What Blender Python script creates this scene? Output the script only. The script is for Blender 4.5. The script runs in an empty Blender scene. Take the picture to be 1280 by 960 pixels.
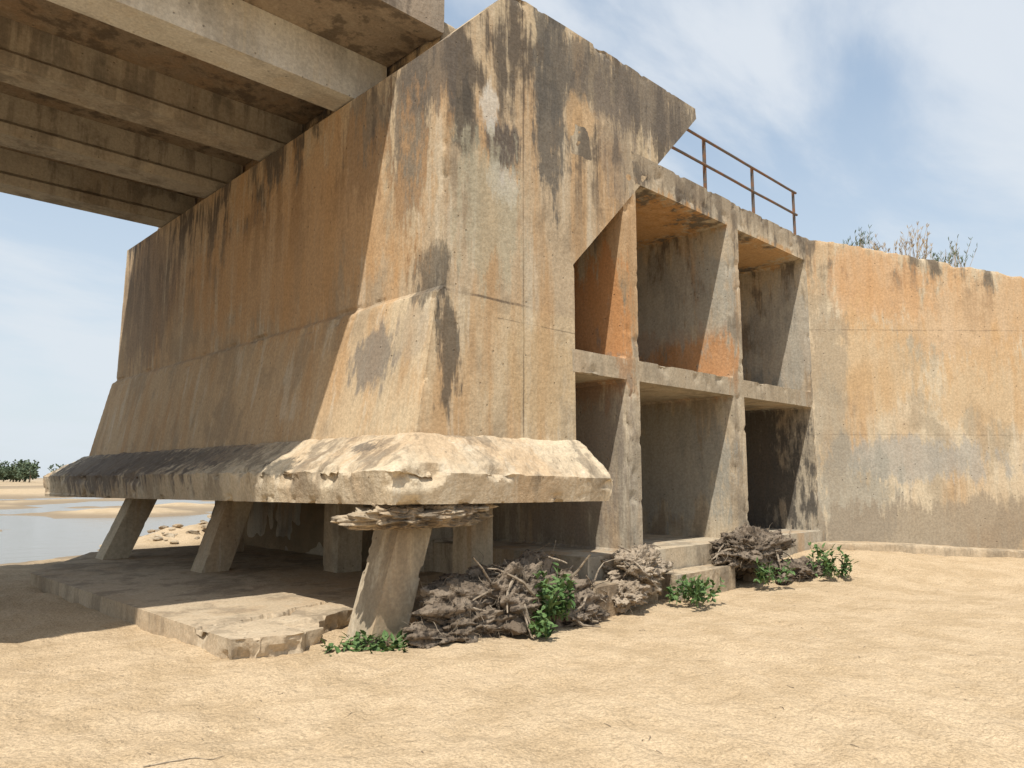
import bpy, bmesh, math, random
from mathutils import Vector, noise as mn
random.seed(7)
S=bpy.context.scene
S.view_settings.view_transform='Standard'; S.view_settings.look='None'; S.view_settings.exposure=0
FW=Vector((.697,.717,0)); RT=Vector((.717,-.697,0))
def N(x,y=0,z=0): return mn.noise(Vector((x,y,z)))
def FB(v,o=4): return mn.fractal(v,1.0,2.0,o)
def sm(a,b,x):
    t=max(0,min(1,(x-a)/(b-a))); return t*t*(3-2*t)
# ---------------------------------------------------------------- nodes
class G:
    def __init__(s,name):
        s.m=bpy.data.materials.new(name); s.m.use_nodes=True; s.t=s.m.node_tree; s.t.nodes.clear()
        s.out=s.n('ShaderNodeOutputMaterial'); s.b=s.n('ShaderNodeBsdfPrincipled'); s.l(s.b.outputs[0],s.out.inputs[0])
        s.pos=s.n('ShaderNodeNewGeometry').outputs['Position']
    def n(s,k): return s.t.nodes.new(k)
    def l(s,a,b): s.t.links.new(a,b)
    def put(s,v,i):
        if isinstance(v,bpy.types.NodeSocket): s.l(v,i)
        else: i.default_value=v
    def M(s,op,a,b=0.0,c=None,clamp=False):
        n=s.n('ShaderNodeMath'); n.operation=op; n.use_clamp=clamp; s.put(a,n.inputs[0]); s.put(b,n.inputs[1])
        if c is not None: s.put(c,n.inputs[2])
        return n.outputs[0]
    def V(s,op,a,b=(0,0,0)):
        n=s.n('ShaderNodeVectorMath'); n.operation=op; s.put(a,n.inputs[0]); s.put(b,n.inputs[1])
        return n.outputs['Value'] if op in('DOT_PRODUCT','LENGTH') else n.outputs[0]
    def noise(s,sc,off=(0,0,0),det=4,ro=.55,dist=0,vec=None):
        if not isinstance(sc,tuple): sc=(sc,sc,sc)
        v=s.V('ADD',s.V('MULTIPLY',vec or s.pos,sc),off)
        n=s.n('ShaderNodeTexNoise'); n.inputs['Scale'].default_value=1; n.inputs['Detail'].default_value=det
        n.inputs['Roughness'].default_value=ro; n.inputs['Distortion'].default_value=dist; s.l(v,n.inputs['Vector'])
        return n.outputs[0]
    def R(s,x,a,b,lo=0.0,hi=1.0,smooth=True):
        n=s.n('ShaderNodeMapRange'); n.interpolation_type='SMOOTHSTEP' if smooth else 'LINEAR'
        s.put(x,n.inputs[0]); n.inputs[1].default_value=a; n.inputs[2].default_value=b; n.inputs[3].default_value=lo; n.inputs[4].default_value=hi
        return n.outputs[0]
    def mix(s,f,a,b,mode='MIX'):
        n=s.n('ShaderNodeMix'); n.data_type='RGBA'; n.blend_type=mode; n.clamp_factor=True
        s.put(f,n.inputs[0])
        for v,i in((a,6),(b,7)):
            if isinstance(v,tuple): v=(v[0],v[1],v[2],1)
            s.put(v,n.inputs[i])
        return n.outputs[2]
    def gray(s,k):
        cc=s.n('ShaderNodeCombineColor')
        for i in range(3): s.l(k,cc.inputs[i])
        return cc.outputs[0]
    def bump(s,h,dist,st=1.0,prev=None):
        n=s.n('ShaderNodeBump'); n.inputs['Strength'].default_value=st; n.inputs['Distance'].default_value=dist
        s.l(h,n.inputs['Height'])
        if prev is not None: s.l(prev,n.inputs['Normal'])
        return n.outputs[0]
    def fin(s,col,rough=.9,nrm=None,spec=.25):
        s.put(col if not isinstance(col,tuple) else (col[0],col[1],col[2],1),s.b.inputs['Base Color']); s.put(rough,s.b.inputs['Roughness'])
        s.b.inputs['Specular IOR Level'].default_value=spec
        if nrm is not None: s.l(nrm,s.b.inputs['Normal'])
        return s.m

def concrete(name,c1,c2,oc,oamt,damt,topvec=(0,0,1),topa=4.5,topb=7.5,blobs=(),lines=(),seed=0,pale=.45,bmp=1.0,dbase=.25,ocut=.5,rough=.92,zones=()):
    g=G(name); o=(seed*7.3,seed*3.1,seed*1.7)
    n2=g.noise((1.3,1.3,.9),(o[1],9,o[0]),5,.62,.4)
    lo=g.noise(.42,(3+o[0],1,7),2,.6)
    col=g.mix(g.R(lo,.40,.60),c1,c2)
    for (v,a,b,zc,am) in zones:
        col=g.mix(g.M('MULTIPLY',g.R(g.V('DOT_PRODUCT',g.pos,v),a,b),am),col,zc)
    col=g.mix(g.R(n2,.50,.62,0,.45),col,tuple(x*.68 for x in c2))
    st=g.noise((2.6,2.6,.28),(o[2],4,o[1]),5,.62)
    om=g.M('MULTIPLY',g.R(st,.42,.62),g.R(lo,ocut-.07,ocut+.08,.3,1.0))
    col=g.mix(g.M('MULTIPLY',om,oamt),col,oc)
    ds=g.noise((4.4,4.4,.34),(o[1]+11,6,o[0]),5,.68)
    col=g.mix(g.R(ds,.46,.35,0,pale),col,(.57,.505,.39))
    z=g.V('DOT_PRODUCT',g.pos,topvec)
    dm=g.M('MULTIPLY',g.R(g.M('ADD',g.M('MULTIPLY',ds,.5),g.M('MULTIPLY',n2,.5)),.49,.57),g.R(z,topa,topb,dbase,1.0))
    col=g.mix(g.M('MULTIPLY',dm,damt),col,(.10,.082,.065))
    ee=None
    if blobs:
        edge=g.noise((7,7,1.6),(o[0],o[1],3),4,.74)
        ee=g.M('SUBTRACT',g.M('ADD',g.M('MULTIPLY',edge,2.4),g.M('MULTIPLY',n2,1.8)),2.1)
    for (c,r,bc,a) in blobs:
        d=g.V('LENGTH',g.V('MULTIPLY',g.V('SUBTRACT',g.pos,c),(1/r[0],1/r[1],1/r[2])))
        col=g.mix(g.R(g.M('ADD',d,ee),1.15,.70,0,a),col,bc)
    lm=None
    if lines:
        wob=g.M('MULTIPLY',g.M('SUBTRACT',n2,.5),.05)
        gap=g.R(ds,.40,.55,.25,1)
        for ln in lines:
            v,c,w,per,stg=ln[:5]
            q=g.M('ADD',g.M('SUBTRACT',g.V('DOT_PRODUCT',g.pos,v),c),wob)
            q=g.M('PINGPONG',g.M('ADD',q,per*500),per/2) if per else g.M('ABSOLUTE',q)
            q=g.M('MULTIPLY',g.R(q,w,w*.3),gap)
            if len(ln)>5: q=g.M('MULTIPLY',q,g.R(g.V('DOT_PRODUCT',g.pos,ln[5]),ln[6]+.02,ln[6]-.02))
            q=g.M('MULTIPLY',q,stg)
            lm=q if lm is None else g.M('MAXIMUM',lm,q)
        col=g.mix(g.M('MULTIPLY',lm,.7),col,(.08,.06,.045))
    sp=g.noise(26,o,3,.7)
    col=g.mix(1.0,col,g.gray(g.R(sp,.25,.75,.82,1.14)),'MULTIPLY')
    vo=g.n('ShaderNodeTexVoronoi'); vo.inputs['Scale'].default_value=5.5; g.l(g.pos,vo.inputs['Vector'])
    pit=g.R(vo.outputs[0],.085,.04); 
    col=g.mix(g.M('MULTIPLY',pit,.5),col,(.10,.08,.06))
    h=g.M('ADD',g.M('MULTIPLY',g.noise(4.5,o,4,.56),.018*bmp),g.M('MULTIPLY',sp,.005*bmp))
    h=g.M('SUBTRACT',h,g.M('MULTIPLY',pit,.010))
    return g.fin(col,rough,g.bump(h,1.0,.85),.2)

OR=(.48,.235,.095); OR2=(.46,.285,.14); DK=(.08,.07,.058); GY=(.37,.35,.30); WH=(.60,.57,.50)
m_pier=concrete('weathered_concrete_pier',(.53,.43,.29),(.47,.37,.25),OR2,.7,.9,topa=4.2,topb=6.4,seed=1,dbase=.12,
  zones=[((0,0,1),3.64,3.58,(.58,.465,.305),.65),((0,1,0),6.6,8.2,(.45,.29,.155),.5)],  # lighter skirt below the break: its stronger sunlight is put into the colour
  blobs=[((4.8,7.1,2.95),(.55,.45,.40),(.20,.175,.145),.8),((4.75,6.45,3.2),(.3,.3,.4),(.36,.29,.21),.5),
   ((6.65,6.1,6.6),(.34,.4,1.5),(.12,.11,.095),.85),((7.6,6.1,7.1),(1.0,.4,.5),(.15,.13,.105),.75),((9.0,6.1,7.1),(1.4,.4,.65),(.14,.12,.10),.8),((8.0,6.1,6.3),(.5,.4,.9),(.22,.18,.14),.5),
   ((5.18,6.1,5.65),(.21,.3,.55),DK,.85),((5.72,6.1,5.5),(.33,.3,.38),(.10,.085,.075),.9),((5.55,6.1,5.95),(.18,.3,.35),WH,.7),((5.75,6.1,5.05),(.28,.3,.28),WH,.65),
   ((4.97,6.1,3.2),(.17,.3,.7),DK,.8),((4.88,6.2,3.78),(.14,.5,.4),DK,.7),((5.5,6.1,4.7),(.6,.3,.9),(.42,.385,.28),.6),
   ((7.2,6.1,6.3),(.35,.3,.3),(.55,.37,.2),.6),((6.4,6.1,2.8),(.7,.3,.6),(.48,.35,.2),.5),
   ((4.9,6.8,5.6),(.3,.40,1.1),(.12,.10,.08),.75),((4.9,7.7,5.9),(.3,.5,.8),(.14,.115,.09),.65),((4.9,6.35,6.3),(.3,.6,.6),(.13,.11,.09),.8),
   ((4.9,9.8,4.9),(.3,3.2,1.4),(.48,.275,.12),.5),((4.9,15.6,5.2),(.3,1.6,1.4),(.22,.16,.11),.65)],
  lines=[((1,0,0),6.12,.018,0,.9),((0,0,1),3.63,.022,0,1,(1,9,0),61.2),((0,0,1),3.42,.010,0,.7,(-1,9,0),49.2)])
m_ledge=concrete('spalled_concrete_ledge',(.57,.475,.335),(.50,.40,.275),OR2,.35,.5,topa=1.3,topb=1.7,seed=2,bmp=2.0,dbase=.3,
  blobs=[((4.3,14.6,1.75),(.7,4.0,.45),(.12,.10,.085),.8),((4.3,11,1.9),(.5,2.0,.2),(.15,.125,.10),.6),((3.95,8.0,1.75),(.25,.5,.12),(.10,.09,.07),.8),((4.2,6.6,1.95),(.2,.3,.10),(.12,.1,.08),.8)])
m_frame=concrete('weathered_concrete_frame',(.47,.395,.285),(.40,.35,.27),OR2,.5,.8,topa=3,topb=6.3,seed=3,dbase=.4,
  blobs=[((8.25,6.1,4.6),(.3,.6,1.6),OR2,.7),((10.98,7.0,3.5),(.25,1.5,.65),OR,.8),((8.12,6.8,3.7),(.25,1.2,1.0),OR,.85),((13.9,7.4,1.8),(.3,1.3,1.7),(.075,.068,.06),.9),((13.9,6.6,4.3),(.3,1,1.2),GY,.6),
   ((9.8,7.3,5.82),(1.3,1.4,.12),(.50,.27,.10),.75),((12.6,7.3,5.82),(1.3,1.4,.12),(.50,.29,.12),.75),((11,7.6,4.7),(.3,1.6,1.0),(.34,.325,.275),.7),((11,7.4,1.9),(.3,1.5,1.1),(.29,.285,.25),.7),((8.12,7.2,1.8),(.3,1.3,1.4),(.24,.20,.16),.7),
   ((10.6,6.1,3.08),(3.5,.2,.25),(.30,.25,.18),.5),((10.6,6.1,6.2),(3.5,.2,.25),(.26,.21,.15),.6)])
wv=(.18*.717,-.18*.697,1)
def W(xr,z,D=14.1): 
    p=FW*D+RT*xr; return (p.x,p.y,z)
m_wall=concrete('weathered_concrete_wall',(.54,.455,.325),(.49,.40,.275),OR2,.65,.8,topvec=wv,topa=6.2,topb=7.2,seed=4,dbase=.2,pale=.35,
  blobs=[(W(7.2,5.3),(1.3,1.3,.7),(.52,.285,.13),.5),(W(8.8,4.7),(1.9,1.9,1.0),(.51,.31,.155),.5),(W(6.9,3.8),(1.3,1.3,.9),(.50,.34,.18),.5),(W(9.5,3.3),(1.6,1.6,.9),(.51,.35,.19),.5),
   (W(7.6,1.95),(1.8,1.8,.45),(.33,.32,.29),.65),(W(6.4,1.2),(.9,.9,1.0),(.29,.275,.23),.7),(W(8.5,.6),(3.6,3.6,.6),(.27,.22,.16),.75),(W(6.1,3.2),(.35,.35,2.2),(.30,.255,.19),.6),(W(11.5,4.2),(1.6,1.6,.9),(.5,.31,.15),.4)],
  lines=[((0,0,1),2.41,.016,0,.4),((0,0,1),4.44,.018,0,.5),((.717,-.697,0),5.87,.008,1.12,.2)])
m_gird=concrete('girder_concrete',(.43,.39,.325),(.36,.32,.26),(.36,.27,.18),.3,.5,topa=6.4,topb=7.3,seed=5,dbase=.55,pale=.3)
m_gird_sunlit=concrete('girder_concrete_sunlit',(.64,.62,.57),(.58,.56,.50),(.45,.36,.26),.3,.35,topa=6.6,topb=7.6,seed=6,dbase=.3)  # paler girder concrete for the outer girder, sunlight on its face painted in
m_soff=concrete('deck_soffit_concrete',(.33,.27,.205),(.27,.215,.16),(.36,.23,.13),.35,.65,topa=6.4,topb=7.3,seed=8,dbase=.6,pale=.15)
m_leg=concrete('leg_concrete',(.48,.40,.28),(.41,.335,.235),OR2,.35,.35,topa=0,topb=1.5,seed=9,bmp=1.0)
m_slab=concrete('sandy_slab_concrete',(.49,.395,.275),(.43,.34,.23),OR2,.2,.3,topa=-1,topb=.3,seed=10,bmp=1.3,pale=.2)
m_rough=concrete('rough_broken_concrete',(.44,.355,.245),(.33,.265,.185),OR2,.25,.6,topa=-1,topb=1,seed=11,bmp=2.6)

# ---------------------------------------------------------------- geometry helpers
def newobj(name,me,mat=None,parent=None,smooth=False):
    o=bpy.data.objects.new(name,me); S.collection.objects.link(o)
    if mat: me.materials.append(mat)
    if parent: o.parent=parent
    if smooth:
        for p in me.polygons: p.use_smooth=True
    return o
def empty(name,loc=(0,0,0)):
    o=bpy.data.objects.new(name,None); S.collection.objects.link(o); return o
def rings(bm,rs):
    vs=[[bm.verts.new(p) for p in r] for r in rs]; n=len(rs[0])
    for a,b in zip(vs[:-1],vs[1:]):
        for i in range(n): bm.faces.new((a[i],a[(i+1)%n],b[(i+1)%n],b[i]))
    bm.faces.new(vs[0][::-1]); bm.faces.new(vs[-1])
def box(bm,x0,x1,y0,y1,z0,z1):
    rings(bm,[[(x0,y0,z),(x1,y0,z),(x1,y1,z),(x0,y1,z)] for z in(z0,z1)])
def tomesh(bm,name):
    bmesh.ops.recalc_face_normals(bm,faces=bm.faces); me=bpy.data.meshes.new(name); bm.to_mesh(me); bm.free(); return me
def faceplanes(bm):
    """distinct planes of the low-poly source: used to restore crisp arrises after the remesh"""
    out=[]
    bm.normal_update()
    for f in bm.faces:
        n=f.normal.copy(); c=f.calc_center_median()
        if n.length<.5: continue
        d=n.dot(c)
        if max(abs(n.dot(v.co)-d) for v in f.verts)>.012:
            continue
        if any((n-m).length<.01 and abs(d-e)<.004 or (n+m).length<.01 and abs(d+e)<.004 for m,e in out): continue
        out.append((n,d))
    return out
def voxel(bm,name,vs,mat,parent=None,fn=None,sharp=24,planes=None):
    pl=faceplanes(bm) if planes is None else planes
    pl=[q if len(q)==4 else (q[0],q[1],-99,99) for q in pl]
    me=tomesh(bm,name); o=bpy.data.objects.new(name+'_tmp',me); S.collection.objects.link(o)
    md=o.modifiers.new('r','REMESH'); md.mode='VOXEL'; md.voxel_size=vs; md.adaptivity=0
    dg=bpy.context.evaluated_depsgraph_get(); dg.update()
    m2=bpy.data.meshes.new_from_object(o.evaluated_get(dg)); bpy.data.objects.remove(o)
    tol=vs*.72
    for v in m2.vertices:
        p=v.co.copy(); near=[(n,d) for n,d,za,zb in pl if za<p.z<zb and abs(n.dot(p)-d)<tol]
        if len(near)>1:
            near=sorted(near,key=lambda q:abs(q[0].dot(p)-q[1]))[:3]
            for _ in range(4):
                for n,d in near: p=p-n*(n.dot(p)-d)
            if (p-v.co).length<vs*1.6: v.co=p
        elif near:
            n,d=near[0]; v.co=p-n*(n.dot(p)-d)
    b=bmesh.new(); b.from_mesh(m2); bmesh.ops.remove_doubles(b,verts=b.verts,dist=vs*.12); b.to_mesh(m2); b.free(); m2.update()
    if fn:
        nr=[v.normal.copy() for v in m2.vertices]
        for v,n in zip(m2.vertices,nr): v.co=fn(v.co.copy(),n)
    m2.name=name; m2.materials.clear()
    ob=newobj(name,m2,mat,parent,True)
    m2.update()
    m2.set_sharp_from_angle(angle=math.radians(sharp))
    return ob
def wear(amp,fr=1.6,fine=.003):
    def f(p,n):
        return p+n*(amp*FB(p*fr,3)+fine*FB(p*9,2))
    return f
P_=lambda a,b,c:(lambda n:(n,n.dot(Vector(a))))((Vector(b)-Vector(a)).cross(Vector(c)-Vector(a)).normalized())
# ---------------------------------------------------------------- abutment
ab=empty('bridge_abutment')
bm=bmesh.new()
XB=7.05
rings(bm,[[(x,y,z) for x,y in((xa,6.1),(XB,6.1),(XB,yb),(xa,yb))] for z,xa,yb in((1.6,4.56,17.6),(2.03,4.56,17.6),(3.60,4.82,17.25),(3.64,4.9,17.25),(6.55,4.9,17.12))])
box(bm,5.5,XB,6.95,17.1,6.0,7.42)
hp=[(5.0,4.0),(5.0,6.4),(4.9,6.52),(5.9,7.57),(10.1,7.57),(10.12,7.4),(7.05,4.34),(7.0,4.0)]
rings(bm,[[(x,y,z) for x,z in hp] for y in(6.1,6.55)])
X_=Vector((1,0,0)); Y_=Vector((0,1,0)); Z_=Vector((0,0,1))
pp=[(X_,4.9,3.66,6.6),(Y_,6.1),(X_,7.05,1,4.3),(Z_,7.57),(*P_((4.9,6.1,6.52),(5.9,6.1,7.57),(4.9,7,6.52)),6.4,7.7),(*P_((10.12,6.1,7.4),(7.05,6.1,4.34),(7.05,7,4.34)),4.3,7.5),(*P_((10.1,6.1,7.57),(10.12,6.1,7.4),(10.12,7,7.4)),7.3,7.7),(*P_((4.56,6.1,2.03),(4.82,6.1,3.60),(4.82,9,3.60)),2.05,3.585)]
def pierfn(p,n):
    d=.005*FB(p*1.1,3)
    e=math.hypot(p.x-(4.9 if p.z>3.62 else 4.56+(p.z-2.03)*.166),p.y-6.1)
    if e<.10: d-=.10*max(0,FB(p*3.4,5)-.22)*(1-e/.10)+.003
    e=abs(p.z-7.55)
    if e<.12 : d-=.09*max(0,FB(p*3.4,5)-.15)*(1-e/.12)
    if p.x<4.95 and 3.5<p.z<3.7: d-=.05*max(0,FB(p*2.5,4)-.05)
    return p+n*d
voxel(bm,'pier_body',.034,m_pier,ab,pierfn,18,pp)
bm=bmesh.new()
rings(bm,[[(3.98,5.66,1.35),(7.12,5.66,1.32),(7.12,18.4,1.17),(3.98,18.4,1.20)],
          [(3.92,5.6,1.66),(7.2,5.6,1.58),(7.2,18.5,1.58),(3.92,18.5,1.62)],
          [(4.5,6.05,2.05),(7.07,6.05,2.05),(7.07,17.66,2.05),(4.5,17.66,2.05)]])
lp=[P_((3.98,5.66,1.35),(3.92,5.6,1.66),(3.92,18.5,1.62)),P_((3.98,5.66,1.35),(3.92,5.6,1.66),(7.2,5.6,1.58)),P_((3.98,5.66,1.35),(7.12,5.66,1.32),(3.98,18.4,1.20)),P_((7.12,5.66,1.32),(7.2,5.6,1.58),(7.2,18.5,1.58))]
def ledfn(p,n):
    d=.006*FB(p*1.5,3)+.002*FB(p*7,3)
    rim=min(math.hypot(p.x-3.92,(p.z-1.65)) ,math.hypot(p.y-5.6,p.z-1.62), math.hypot(p.x-7.18,p.z-1.58))
    if rim<.16: d-=.26*max(0,FB(p*2.2+Vector((3,1,2)),6)-.15)*(1-rim/.16)
    low=min(math.hypot(p.x-3.98,p.z-1.3),math.hypot(p.y-5.66,p.z-1.33))
    if low<.11: d-=.20*max(0,FB(p*3.0,6)-.17)*(1-low/.11)
    if abs(p.y-8.0)<.7 and p.x<4.25 and n.z>.2: d-=.09*max(0,FB(p*3.5,4)+.25)*(1-abs(p.y-8)/.7)
    if n.z>.35: d+=.018*FB(p*6,5)
    return p+n*d
voxel(bm,'footing_ledge',.024,m_ledge,ab,ledfn,26,lp)
bm=bmesh.new()
box(bm,7.0,14.22,6.1,9.3,5.82,6.28); box(bm,7.0,14.22,6.1,9.3,2.93,3.22); box(bm,7.15,14.22,6.02,9.3,-.4,.62)
for a,b in((8.12,8.41),(10.98,11.33),(13.9,14.22)): box(bm,a,b,6.1,9.3,-.3,6.2)
box(bm,7.0,14.22,9.1,9.3,-.3,6.2); box(bm,7.1,7.4,9.15,17,-.4,1.6)
def frfn(p,n):
    d=.005*FB(p*1.2,3)
    if abs(p.y-6.1)<.06: d-=.06*max(0,FB(p*3.6,5)-.25)
    return p+n*d
voxel(bm,'cell_frame',.036,m_frame,ab,frfn)
def leg(i,x0,y0,z0,x1,y1,z1,w,mat=m_leg):
    bm=bmesh.new(); h=w/2
    rings(bm,[[(x0-h,y0-h,z0),(x0+h,y0-h,z0),(x0+h,y0+h,z0),(x0-h,y0+h,z0)],[(x1-h,y1-h,z1),(x1+h,y1-h,z1),(x1+h,y1+h,z1),(x1-h,y1+h,z1)]])
    def f(p,n):
        t=(p.z-z0)/(z1-z0); cx=x0+(x1-x0)*t; cy=y0+(y1-y0)*t
        e=math.hypot(abs(p.x-cx)-h,abs(p.y-cy)-h); d=.002*FB(p*3,3)
        if e<.035: d-=.05*max(0,FB(p*5,4)-.3)*(1-e/.035)
        return p+n*d
    voxel(bm,'leg_%d'%i,.018 if i==1 else .028,mat,ab,f,24)
leg(1,4.22,6.32,-.15,4.68,6.32,1.4,.42)
leg(2,4.72,11.5,.1,5.15,11.5,1.4,.42)
leg(3,4.2,14.5,.1,4.75,14.5,1.4,.42)
leg(4,6.2,10.1,.1,6.2,10.1,1.45,.42)
leg(5,6.35,7.25,-.1,6.35,7.25,1.45,.36)
leg(6,6.2,14.2,.1,6.2,14.2,1.45,.42)
bm=bmesh.new(); bmesh.ops.create_icosphere(bm,subdivisions=6,radius=1)
for v in bm.verts:
    c=v.co.copy(); r=1+.28*FB(c*1.6+Vector((5,1,1)),5)+.10*FB(c*7,4); k=.06*FB(Vector((c.x*9,c.y*4,c.z*2)),4)
    v.co=Vector((4.62+c.x*.86*r, 6.02+c.y*.34*r+k, 1.25+c.z*.15*(r+3*k)+.05*c.x+.25*k))
newobj('pile_cap_remnant',tomesh(bm,'cap'),m_rough,ab,True)
# ---------------------------------------------------------------- concrete apron slab
bm=bmesh.new()
pl=[(2.92,6.53),(3.25,6.42),(3.52,6.36),(3.66,6.56),(3.86,6.60),(3.98,6.9),(4.4,7.1),(5.2,7.05),(5.6,7.3),(6.9,7.6),(7.2,9.1),(7.2,16),(4.27,15.9),(2.73,13.1)]
rings(bm,[[(x,y,z) for x,y in pl] for z in(-.14,.19)])
def slabfn(p,n):
    d=.006*FB(p*1.2,3)+.002*FB(p*7,3)
    if p.y<7.4: d-=.09*max(0,FB(p*3.5,5)-.0)*(1-abs(n.z)*.7)
    q=p+n*d
    ck=abs(p.y-7.15-.35*(p.x-3)-.25*FB(p*1.8,3))
    if ck<.03 and p.x<4.6 and n.z>.5: q.z-=.05
    if p.x>3.55 and p.y<6.95 and p.x<4.3: q.z-=.04
    return q
voxel(bm,'concrete_slab',.026,m_slab,None,slabfn,26)
def block(x0,x1,y0,y1,z0,z1,rz,seed):
    bm=bmesh.new(); box(bm,-(x1-x0)/2,(x1-x0)/2,-(y1-y0)/2,(y1-y0)/2,-(z1-z0)/2,(z1-z0)/2)
    c=Vector(((x0+x1)/2,(y0+y1)/2,(z0+z1)/2)); a=rz
    for v in bm.verts:
        x,y=v.co.x,v.co.y; v.co.x=x*math.cos(a)-y*math.sin(a); v.co.y=x*math.sin(a)+y*math.cos(a); v.co+=c
    voxel(bm,'concrete_block',.022,m_rough,None,lambda p,n:p+n*(.012*FB(p*3.1,4)+.003*FB(p*11,3)),24)
block(6.75,7.35,5.62,6.0,-.1,.34,.1,1)
block(7.4,8.2,5.75,6.05,-.1,.25,-.05,1)
block(8.45,10.0,5.62,5.98,-.1,.33,.03,2)
block(10.7,12.2,5.55,5.9,-.1,.20,.0,3)
block(11.9,12.5,5.15,5.6,-.1,.14,.5,3)
# ---------------------------------------------------------------- wing / retaining wall
rw=empty('retaining_wall')
bm=bmesh.new(); rs=[]
s=-.1
while s<15:
    D=14.12+.006*s*s; p=FW*D+RT*(5.75+s); q=p+FW*.38; zt=6.32-.18*s
    rs.append([(p.x,p.y,-.5),(q.x,q.y,-.5),(q.x,q.y,zt),(p.x,p.y,zt)]); s+=.5
rings(bm,rs)
def wallfn(p,n):
    d=.008*FB(p*1.0,3)
    xr=p.dot(RT); top=6.32-.18*(xr-5.75)-p.z
    q=p+n*d
    if top<.12: q.z-=.08*max(0,FB(p*2.5,5)+.1)
    return q
voxel(bm,'wall_panel',.045,m_wall,rw,wallfn,25,[])
bm=bmesh.new(); rs=[]; s=-1.5
while s<15:
    D=13.66+.006*s*s; p=FW*D+RT*(5.75+s); q=p+FW*.5; z1=.30*(1-.6*sm(6,10.5,5.75+s))+.12
    rs.append([(p.x,p.y,-.5),(q.x,q.y,-.5),(q.x,q.y,z1),(p.x,p.y,z1)]); s+=.5
rings(bm,rs); voxel(bm,'footing_kerb',.03,m_slab,rw,wear(.01,2,.002),25,[])
g=G('dry_earth'); c=g.mix(g.R(g.noise(1.2,det=5),.35,.65),(.30,.21,.12),(.20,.15,.085)); m_earth=g.fin(c,.95,g.bump(g.noise(6,det=5),.06))
bm=bmesh.new()
def wp(xr,D): p=FW*D+RT*xr; return (p.x,p.y)
fp=[(7.1,9.35,6.2),(14.0,9.35,6.2),(14.05,6.5,6.2),(*wp(5.9,14.4),6.15),(*wp(9,14.45),5.6),(*wp(13,14.8),4.85),(*wp(20,15.3),3.6),(46,-3,3.2),(60,20,6.2),(60,17.1,6.2),(7.1,17.1,6.2)]
rings(bm,[[(x,y,-.6) for x,y,z in fp],[p for p in fp]])
newobj('embankment',tomesh(bm,'embankment'),m_earth)
# ---------------------------------------------------------------- deck
dk=empty('bridge_deck')
bm=bmesh.new(); L0=-34
box(bm,L0,5.46,6.92,16.2,7.22,7.46)
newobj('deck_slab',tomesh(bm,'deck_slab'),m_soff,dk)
bm=bmesh.new(); box(bm,L0,5.47,6.86,7.14,7.17,7.66); box(bm,L0,5.47,15.98,16.26,7.17,7.66); bmesh.ops.bevel(bm,geom=bm.edges[:],offset=.025,segments=1)
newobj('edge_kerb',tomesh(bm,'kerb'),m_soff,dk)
for i,y in enumerate((8.07,10.32,12.5,14.7)):
    bm=bmesh.new()
    sec=[(0,6.57),(.5,6.57),(.5,6.74),(.40,6.82),(.40,7.217),(.10,7.217),(.10,6.82),(0,6.74)] if i else [(0,6.57),(.5,6.57),(.5,7.217),(0,7.217)]
    rings(bm,[[(x,y+a,b) for a,b in sec] for x in(L0,5.44)])
    bmesh.ops.bevel(bm,geom=bm.edges[:],offset=.012,segments=1)
    newobj('girder_%d'%(i+1),tomesh(bm,'girder'),m_gird_sunlit if i==0 else m_gird,dk)
bm=bmesh.new()
for x in(-2.6,-10.6,-18.6):
    for a,b in((8.575,10.415),(10.725,12.595),(12.905,14.795)): box(bm,x,x+.25,a,b,6.8,7.218)
newobj('diaphragms',tomesh(bm,'dia'),m_gird,dk)
bm=bmesh.new(); box(bm,-21,-19.6,7.6,16,-1,5.9); box(bm,-21.5,-19.1,7.2,16.4,5.905,6.56)
newobj('bridge_pier',tomesh(bm,'rp'),m_gird)
# ---------------------------------------------------------------- railings
g=G('rusty_painted_steel'); c=g.mix(g.R(g.noise(9,det=5),.42,.6),(.12,.10,.085),(.20,.10,.05)); m_rail=g.fin(c,.7,g.bump(g.noise(60),.002),.4)
def railing(name,pts_x,y,z0,h,x0,x1,rails):
    r=empty(name)
    bm=bmesh.new()
    for x in pts_x:
        box(bm,x-.04,x+.04,y-.012,y+.012,z0-.1,z0+h); box(bm,x-.04,x-.026,y-.04,y-.0125,z0-.1,z0+h-.002)
        box(bm,x-.08,x+.08,y-.07,y+.07,z0-.02,z0+.015)
    newobj('posts',tomesh(bm,'posts'),m_rail,r)
    bm=bmesh.new()
    for zz in rails:
        N_=max(2,int((x1-x0)/.4)); prev=None
        for k in range(N_+1):
            x=x0+(x1-x0)*k/N_; dz=.008*N(x*1.3,zz)
            ring=[bm.verts.new((x,y-.04+.023*math.cos(2*math.pi*j/8),z0+zz+dz+.023*math.sin(2*math.pi*j/8))) for j in range(8)]
            if prev:
                for j in range(8): bm.faces.new((prev[j],prev[(j+1)%8],ring[(j+1)%8],ring[j]))
            prev=ring
    newobj('rails',tomesh(bm,'rails'),m_rail,r,True)
railing('metal_railing',[8.92,10.56,12.2,13.86],6.24,6.28,.95,8.6,13.9,(.48,.93))
railing('metal_railing',[5.3-1.9*k for k in range(20)],7.0,7.66,.95,L0,5.35,(.48,.93))
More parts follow.
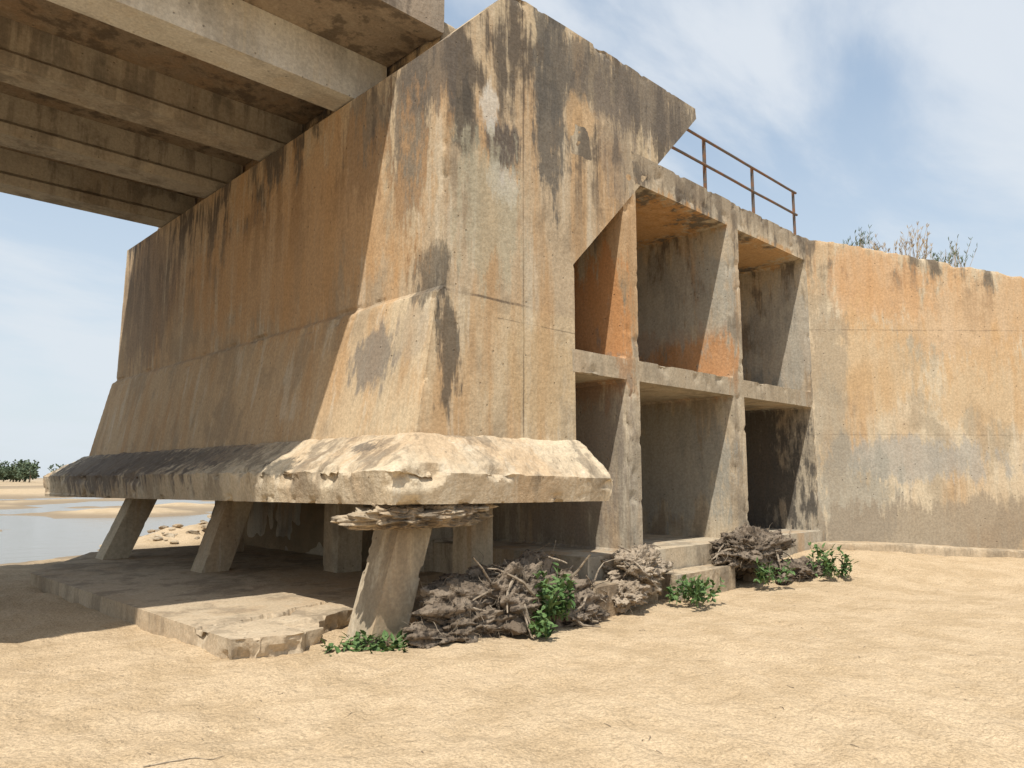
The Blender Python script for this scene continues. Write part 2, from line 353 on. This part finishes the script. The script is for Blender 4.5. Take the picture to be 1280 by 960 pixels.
# ---------------------------------------------------------------- terrain
def H(x,y):
    p=Vector((x,y,0)); D=p.dot(FW); xr=p.dot(RT); r=math.hypot(x,y)
    h=0
    if D>10.5: h+=.30*sm(10.8,13.7,D)*sm(1.5,5.5,xr)*(1-.6*sm(6,10.5,xr))
    h+=.05*FB(Vector((x*.35,y*.35,0)),3)
    if y>13.4:
        k=sm(13.4,16.8,y); 
        n=FB(Vector((x*.09+4.3,y*.12+1.1,.3)),5)
        riv=-.36+.46*n
        far=-.12+.35*FB(Vector((x*.012,y*.02,2)),3)
        kk=sm(60,120,r); riv=riv*(1-kk)+far*kk
        if r>350: riv+= .25*sm(350,600,r)
        h=h*(1-k)+riv*k
    d=math.hypot((x-9.0)/3.2,(y-22.5)/2.6)
    if d<1: h+=.75*(1-d)**.8*(1+.5*FB(Vector((x*1.5,y*1.5,3)),4))
    if r<30:
        w=1-sm(14,30,r)
        h+=w*(.016*FB(Vector((x*2.4,y*2.4,5)),3)+.020*abs(FB(Vector((x*5.2,y*4.3,1)),2))-.028*max(0,FB(Vector((x*3.1,y*3.1,9)),2))**.5+.008*FB(Vector((x*9,y*9,2)),2))
    return h
bm=bmesh.new(); NS=720; prev=None; r=.8; rad=[]
while r<4500:
    rad.append(r); r*=1.016 if r<16 else (1.03 if r<60 else 1.09)
c0=bm.verts.new((0,0,H(0,0)))
for r in rad:
    ring=[]
    for j in range(NS):
        a=2*math.pi*j/NS; x=r*math.cos(a); y=r*math.sin(a); ring.append(bm.verts.new((x,y,H(x,y))))
    if prev is None:
        for j in range(NS): bm.faces.new((c0,ring[j],ring[(j+1)%NS]))
    else:
        for j in range(NS): bm.faces.new((prev[j],ring[j],ring[(j+1)%NS],prev[(j+1)%NS]))
    prev=ring
g=G('river_sand')
n2=g.noise(1.6,(4,4,4),5,.65); n3=g.noise(50,det=3,ro=.75)
col=g.mix(g.R(n2,.38,.64),(.53,.405,.26),(.45,.335,.205))
col=g.mix(1.0,col,g.gray(g.R(n3,.28,.72,.72,1.2)),'MULTIPLY')
vo=g.n('ShaderNodeTexVoronoi'); vo.inputs['Scale'].default_value=14; g.l(g.pos,vo.inputs['Vector'])
col=g.mix(g.R(vo.outputs[0],.09,.04,0,.6),col,(.22,.15,.09))
sx=g.n('ShaderNodeSeparateXYZ'); g.l(g.pos,sx.inputs[0])
wet=g.R(sx.outputs[2],-.10,-.27); col=g.mix(g.M('MULTIPLY',wet,.8),col,(.22,.17,.115))
dist=g.V('LENGTH',g.pos); col=g.mix(g.R(dist,120,900,0,.7),col,(.30,.26,.20))
h=g.M('ADD',g.M('MULTIPLY',g.noise(6,det=4,ro=.62),.06),g.M('MULTIPLY',g.noise(23,det=3,ro=.65),.02))
m_sand=g.fin(col,.95,g.bump(h,1.0,.95),.15)
newobj('sand_ground',tomesh(bm,'sand'),m_sand,None,True)
bm=bmesh.new(); 
vs=[bm.verts.new(p) for p in((-700,13.6,-.32),(700,13.6,-.32),(700,700,-.32),(-700,700,-.32))]; bm.faces.new(vs)
g=G('river_water_surface'); b=g.bump(g.noise((.9,2.2,1),det=3),.03,.45); m_w=g.fin((.19,.165,.125),.16,b,.2); newobj('river_water',tomesh(bm,'w'),m_w)
# ---------------------------------------------------------------- vegetation & debris
def mat_var(name,a,b,c=None,sc=6,rough=.85,bm_=.01):
    g=G(name); nz=g.noise(sc,det=4); col=g.mix(g.R(nz,.40,.60),a,b)
    if c: col=g.mix(g.R(g.noise(sc*3,(9,1,4),det=3),.52,.64),col,c)
    return g.fin(col,rough,g.bump(g.noise(sc*4,det=4),bm_),.25)
m_leaf=mat_var('leaf_green',(.075,.14,.04),(.12,.19,.065),(.05,.09,.03),9,.6)
m_dry=mat_var('dry_stalk',(.44,.34,.21),(.30,.22,.13),None,5)
m_root=mat_var('dead_root',(.225,.18,.13),(.33,.27,.20),(.12,.09,.065),7)
m_soil=mat_var('root_soil',(.15,.115,.082),(.24,.19,.14),(.06,.047,.035),4,.95,.06)
m_far=mat_var('far_foliage',(.07,.10,.06),(.11,.14,.08),None,.4)
def tube(bm,pts,r0,r1,sides=4):
    prev=None; n=len(pts)
    for k,p in enumerate(pts):
        d=(pts[min(k+1,n-1)]-pts[max(k-1,0)]); 
        if d.length<1e-6: d=Vector((0,0,1))
        d.normalize(); a=d.cross(Vector((.3,.2,.9))).normalized(); b=d.cross(a); r=r0+(r1-r0)*k/(n-1)
        ring=[bm.verts.new(p+a*r*math.cos(2*math.pi*j/sides)+b*r*math.sin(2*math.pi*j/sides)) for j in range(sides)]
        if prev:
            for j in range(sides): bm.faces.new((prev[j],prev[(j+1)%sides],ring[(j+1)%sides],ring[j]))
        prev=ring
def leaf(bm,p,d,up,L,w):
    d=d.normalized(); s_=d.cross(up)
    if s_.length<.01: s_=Vector((1,0,0))
    s_.normalize(); n=s_.cross(d)
    pts=[p,p+d*L*.3+s_*w*.5+n*L*.04,p+d*L*.65+s_*w*.4,p+d*L-n*L*.15,p+d*L*.65-s_*w*.4,p+d*L*.3-s_*w*.5+n*L*.04]
    mid=p+d*L*.5-n*L*.05
    v=[bm.verts.new(q) for q in pts]; m=bm.verts.new(mid)
    for i in range(6): bm.faces.new((v[i],v[(i+1)%6],m))
def rv(a=1): return Vector((random.uniform(-a,a),random.uniform(-a,a),random.uniform(-a,a)))
def weed(x,y,z,hh,sp,nst,LL,creep=False):
    e=empty('weed_plant'); bs=bmesh.new(); bl=bmesh.new()
    for i in range(nst):
        a=random.uniform(0,6.28); p=Vector((x+random.uniform(-.3,.3)*sp,y+random.uniform(-.3,.3)*sp,z)); pts=[p]
        dirv=Vector((math.cos(a)*(.35 if not creep else 1.4),math.sin(a)*(.35 if not creep else 1.4)-.1,1 if not creep else .25)).normalized(); h=hh*random.uniform(.5,1)
        for k in range(7):
            dirv=(dirv+rv(.22)).normalized(); 
            if creep and pts[-1].z>z+.12: dirv.z=-.15
            pts.append(pts[-1]+dirv*h/7)
            for q in range(2):
                ld=(rv(1)+Vector((0,0,.1))+dirv*.3); leaf(bl,pts[-1]+rv(.01),ld,Vector((0,0,1))+rv(.4),LL*random.uniform(.5,1.2),LL*random.uniform(.35,.7))
        tube(bs,pts,.006,.002,4)
    newobj('stems',tomesh(bs,'stems'),m_leaf,e); newobj('leaves',tomesh(bl,'leaves'),m_leaf,e)
def debris(name,cx,cy,cz,rx,ry,rz,seed,roots,mat,smooth=True,sh=.55):
    e=empty(name); bm=bmesh.new(); bmesh.ops.create_icosphere(bm,subdivisions=6,radius=1); off=Vector((seed*3.7,seed,seed*2)); P=[]
    for v in bm.verts:
        c=v.co.copy(); r=1+sh*FB(c*1.5+off,6)+.22*FB(c*5+off,5)+.08*FB(c*17+off,3)
        v.co=Vector((cx+c.x*rx*r,cy+c.y*ry*r,cz+c.z*rz*r)); P.append((v.co.copy(),Vector((c.x/rx,c.y/ry,c.z/rz)).normalized()))
    newobj('soil_clump',tomesh(bm,'soil'),mat,e,smooth)
    bm=bmesh.new()
    P=[q for q in P if q[1].z>-.35]
    for i in range(roots):
        p,n=random.choice(P); t=n.cross(rv(1)).normalized(); pts=[p-n*.03]; d=(t+n*random.uniform(.0,.5)).normalized(); L=random.uniform(.08,.36)*(rx*.6+.4); wild=.5
        rr=random.choice((.0015,.002,.0025,.003,.005))
        if random.random()<.04: rr=random.uniform(.010,.022); L*=2.2; wild=.28
        for k in range(6):
            d=(d+rv(wild)-Vector((0,0,.12))).normalized(); q=pts[-1]+d*L/6
            q.z=max(q.z,.015); pts.append(q)
        tube(bm,pts,rr,rr*.4,5 if rr>.008 else 3)
    newobj('roots',tomesh(bm,'roots'),m_root,e)
debris('debris_pile',5.78,5.98,.24,.85,.42,.46,1,950,m_soil)
debris('debris_pile',5.1,5.95,.08,.6,.35,.25,2,400,m_soil)
debris('debris_pile',6.55,5.75,.06,.5,.28,.2,6,380,m_soil)
m_clod=mat_var('dried_mud_clod',(.42,.34,.25),(.31,.245,.175),(.12,.095,.07),5,.95,.05)
debris('debris_pile',7.85,5.85,.42,.5,.32,.26,3,80,m_clod)
debris('debris_pile',7.4,5.7,.2,.25,.25,.16,8,50,m_clod)
debris('debris_pile',10.7,5.75,.48,.75,.35,.29,4,360,m_soil)
debris('debris_pile',11.5,5.4,.12,.6,.3,.18,5,230,m_soil)
weed(5.95,5.5,.1,.62,.45,16,.11); weed(5.6,5.32,.0,.28,.3,9,.09)
weed(4.25,5.95,.0,.5,.35,9,.10,True); weed(3.95,6.1,.0,.4,.3,6,.10,True)
weed(8.2,5.25,.05,.35,.8,16,.09); weed(8.5,5.4,.05,.3,.5,10,.08)
weed(10.2,5.2,.1,.35,.6,12,.09); weed(11.6,4.95,.1,.5,.9,18,.10)
def brush(xr,D,z,n,h):
    e=empty('dry_grass_tuft'); bm=bmesh.new(); bl=bmesh.new(); c=FW*D+RT*xr
    for i in range(n):
        p=Vector((c.x,c.y,z))+Vector((random.gauss(0,.13),random.gauss(0,.13),0)); pts=[p]; d=Vector((random.uniform(-.3,.3),random.uniform(-.3,.3),1)).normalized(); hh=h*random.uniform(.45,1)
        for k in range(6):
            d=(d+rv(.09)).normalized(); pts.append(pts[-1]+d*hh/6)
            if k>2 and random.random()<.55: 
                for _ in range(3): leaf(bl,pts[-1],rv(.7)+Vector((0,0,1.2)),Vector((0,1,.2)),.10,.014)
        tube(bm,pts,.006,.0025,3)
    newobj('stalks',tomesh(bm,'st'),m_dry,e); newobj('seed_heads',tomesh(bl,'sh'),m_dry if random.random()<.7 else m_far,e)
for xr,h in((7.0,.55),(7.25,.85),(7.5,.6),(8.1,1.0),(8.35,1.1),(8.95,.75),(9.15,1.0),(11.5,.8),(12.4,.9)):
    brush(xr,14.85,6.22-.18*(xr-5.75)-.05,24,h)
bm=bmesh.new()
for i in range(90):
    a=random.uniform(0,6.28); rr=random.random()**.5; x=9.0+2.6*rr*math.cos(a); y=22.2+2.0*rr*math.sin(a); s_=random.uniform(.04,.16)
    t=bmesh.ops.create_icosphere(bm,subdivisions=2,radius=1)['verts']; o=rv(9)
    for v in t:
        c=v.co.copy(); k=1+.5*N(*(c*1.6+o)); v.co=Vector((x+c.x*s_*k*1.2,y+c.y*s_*k,H(x,y)+c.z*s_*.5*k))
newobj('rubble_mound',tomesh(bm,'rub'),m_rough)
bm=bmesh.new()
for i in range(170):
    D=random.uniform(2.5,12); xr=random.uniform(-.75,.75)*D; p=FW*D+RT*xr
    if p.y>5.3 and p.x>2.5 : 
        if random.random()<.8: continue
    a=random.uniform(0,6.28); L=random.choice((.015,.02,.02,.03,.04,.07))*random.uniform(.6,1.3); q=Vector((p.x,p.y,0)); pts=[q]; d=Vector((math.cos(a),math.sin(a),.02))
    for k in range(3): d=(d+Vector((random.uniform(-.4,.4),random.uniform(-.4,.4),0))).normalized(); pts.append(pts[-1]+d*L/3)
    for t in pts: t.z=H(t.x,t.y)+.005
    tube(bm,pts,.003,.0015,4)
for (D,xr,L,a) in((4.35,-2.05,.42,-.4),):
    p=FW*D+RT*xr; pts=[]
    for k in range(9):
        q=p+Vector((math.cos(a),math.sin(a),0))*L*k/8; q.x+=.015*N(k*.8,3); q.y+=.02*N(k*.7,1); q.z=H(q.x,q.y)+.006; pts.append(q)
    tube(bm,pts,.004,.002,5)
newobj('ground_litter',tomesh(bm,'lit'),m_root)
bm=bmesh.new(); bt=bmesh.new()
for i in range(46):
    ang=random.uniform(-1.15,.75) if i>12 else random.uniform(-.70,-.54)
    R_=random.uniform(330,460) if i>12 else random.uniform(280,340)
    p=(FW*math.cos(ang)+RT*math.sin(ang))*R_; hh=random.uniform(4.5,8.5); w=hh*random.uniform(.5,.8)
    tube(bt,[Vector((p.x,p.y,-.6)),Vector((p.x+.3,p.y,hh*.3)),Vector((p.x,p.y,hh*.7))],.3,.1,5)
    cl=[(rv(1),random.uniform(.3,.5)) for _ in range(9)]
    for c,cr in cl:
        for _ in range(45):
            q=rv(1).normalized()*cr*random.uniform(.6,1)+c*.65
            P=Vector((p.x+q.x*w,p.y+q.y*w,hh*.55+q.z*hh*.45)); leaf(bm,P,rv(1),rv(1),.9,.6)
e=empty('distant_trees'); newobj('crowns',tomesh(bm,'cr'),m_far,e); newobj('trunks',tomesh(bt,'tr'),m_root,e)
# ---------------------------------------------------------------- sun & sky
sd=Vector((.50,.27,-1)).normalized()
su=bpy.data.lights.new('sun','SUN'); su.energy=5.0; su.angle=math.radians(.55); su.color=(1,.945,.86)
so=bpy.data.objects.new('sun',su); S.collection.objects.link(so); so.rotation_euler=sd.to_track_quat('-Z','Y').to_euler(); so.location=(-5,-5,20)
w=bpy.data.worlds.new('World'); S.world=w; w.use_nodes=True; t=w.node_tree; t.nodes.clear()
def nn(k): return t.nodes.new(k)
ow=nn('ShaderNodeOutputWorld'); bg=nn('ShaderNodeBackground'); bg.inputs[1].default_value=.10
sk=nn('ShaderNodeTexSky'); sk.sky_type='NISHITA'; sk.sun_disc=False; sk.sun_elevation=math.asin(-sd.z); sk.sun_rotation=math.atan2(-sd.x,-sd.y); sk.air_density=1.2; sk.dust_density=1.2; sk.ozone_density=1.8
tc=nn('ShaderNodeTexCoord'); sp=nn('ShaderNodeSeparateXYZ'); t.links.new(tc.outputs['Generated'],sp.inputs[0])
def wm(op,a,b):
    n=nn('ShaderNodeMath'); n.operation=op
    for v,i in((a,0),(b,1)):
        if isinstance(v,bpy.types.NodeSocket): t.links.new(v,n.inputs[i])
        else: n.inputs[i].default_value=v
    return n.outputs[0]
zz=wm('ADD',wm('MAXIMUM',sp.outputs[2],0.0),.35)
cb=nn('ShaderNodeCombineXYZ'); t.links.new(wm('DIVIDE',sp.outputs[0],zz),cb.inputs[0]); t.links.new(wm('DIVIDE',sp.outputs[1],zz),cb.inputs[1])
mp=nn('ShaderNodeMapping'); mp.inputs['Rotation'].default_value=(0,0,.7); mp.inputs['Scale'].default_value=(.9,1.7,1); mp.inputs['Location'].default_value=(5.3,1.4,0); t.links.new(cb.outputs[0],mp.inputs[0])
nz=nn('ShaderNodeTexNoise'); nz.inputs['Scale'].default_value=1.6; nz.inputs['Detail'].default_value=7; nz.inputs['Roughness'].default_value=.56; nz.inputs['Distortion'].default_value=.3; t.links.new(mp.outputs[0],nz.inputs['Vector'])
mr=nn('ShaderNodeMapRange'); mr.interpolation_type='SMOOTHSTEP'; mr.inputs[1].default_value=.40; mr.inputs[2].default_value=.62; mr.inputs[3].default_value=.15; mr.inputs[4].default_value=.88; t.links.new(nz.outputs[0],mr.inputs[0])
hz=nn('ShaderNodeMapRange'); hz.inputs[1].default_value=.46; hz.inputs[2].default_value=0; hz.inputs[3].default_value=0; hz.inputs[4].default_value=.92; t.links.new(sp.outputs[2],hz.inputs[0])
def mixw(f,a,b):
    n=nn('ShaderNodeMix'); n.data_type='RGBA'; t.links.new(f,n.inputs[0])
    t.links.new(a,n.inputs[6]); n.inputs[7].default_value=b; return n.outputs[2]
sky2=nn('ShaderNodeMix'); sky2.data_type='RGBA'; sky2.blend_type='ADD'; sky2.inputs[0].default_value=1; t.links.new(sk.outputs[0],sky2.inputs[6]); sky2.inputs[7].default_value=(1.9,2.5,3.0,1)
c=mixw(mr.outputs[0],sky2.outputs[2],(7.8,8.3,8.9,1)); c=mixw(hz.outputs[0],c,(7.2,7.9,8.5,1))
t.links.new(c,bg.inputs[0]); t.links.new(bg.outputs[0],ow.inputs[0])
w.cycles.sampling_method='MANUAL'; w.cycles.sample_map_resolution=512
# ---------------------------------------------------------------- camera
cam=bpy.data.cameras.new('camera'); cam.sensor_width=36; cam.lens=26.02; cam.clip_end=9000; cam.clip_start=.05
co=bpy.data.objects.new('camera',cam); S.collection.objects.link(co); co.location=(0,0,1.6)
th=math.radians(7.2); dv=Vector((FW.x*math.cos(th),FW.y*math.cos(th),math.sin(th))); co.rotation_euler=dv.to_track_quat('-Z','Y').to_euler()
S.camera=co
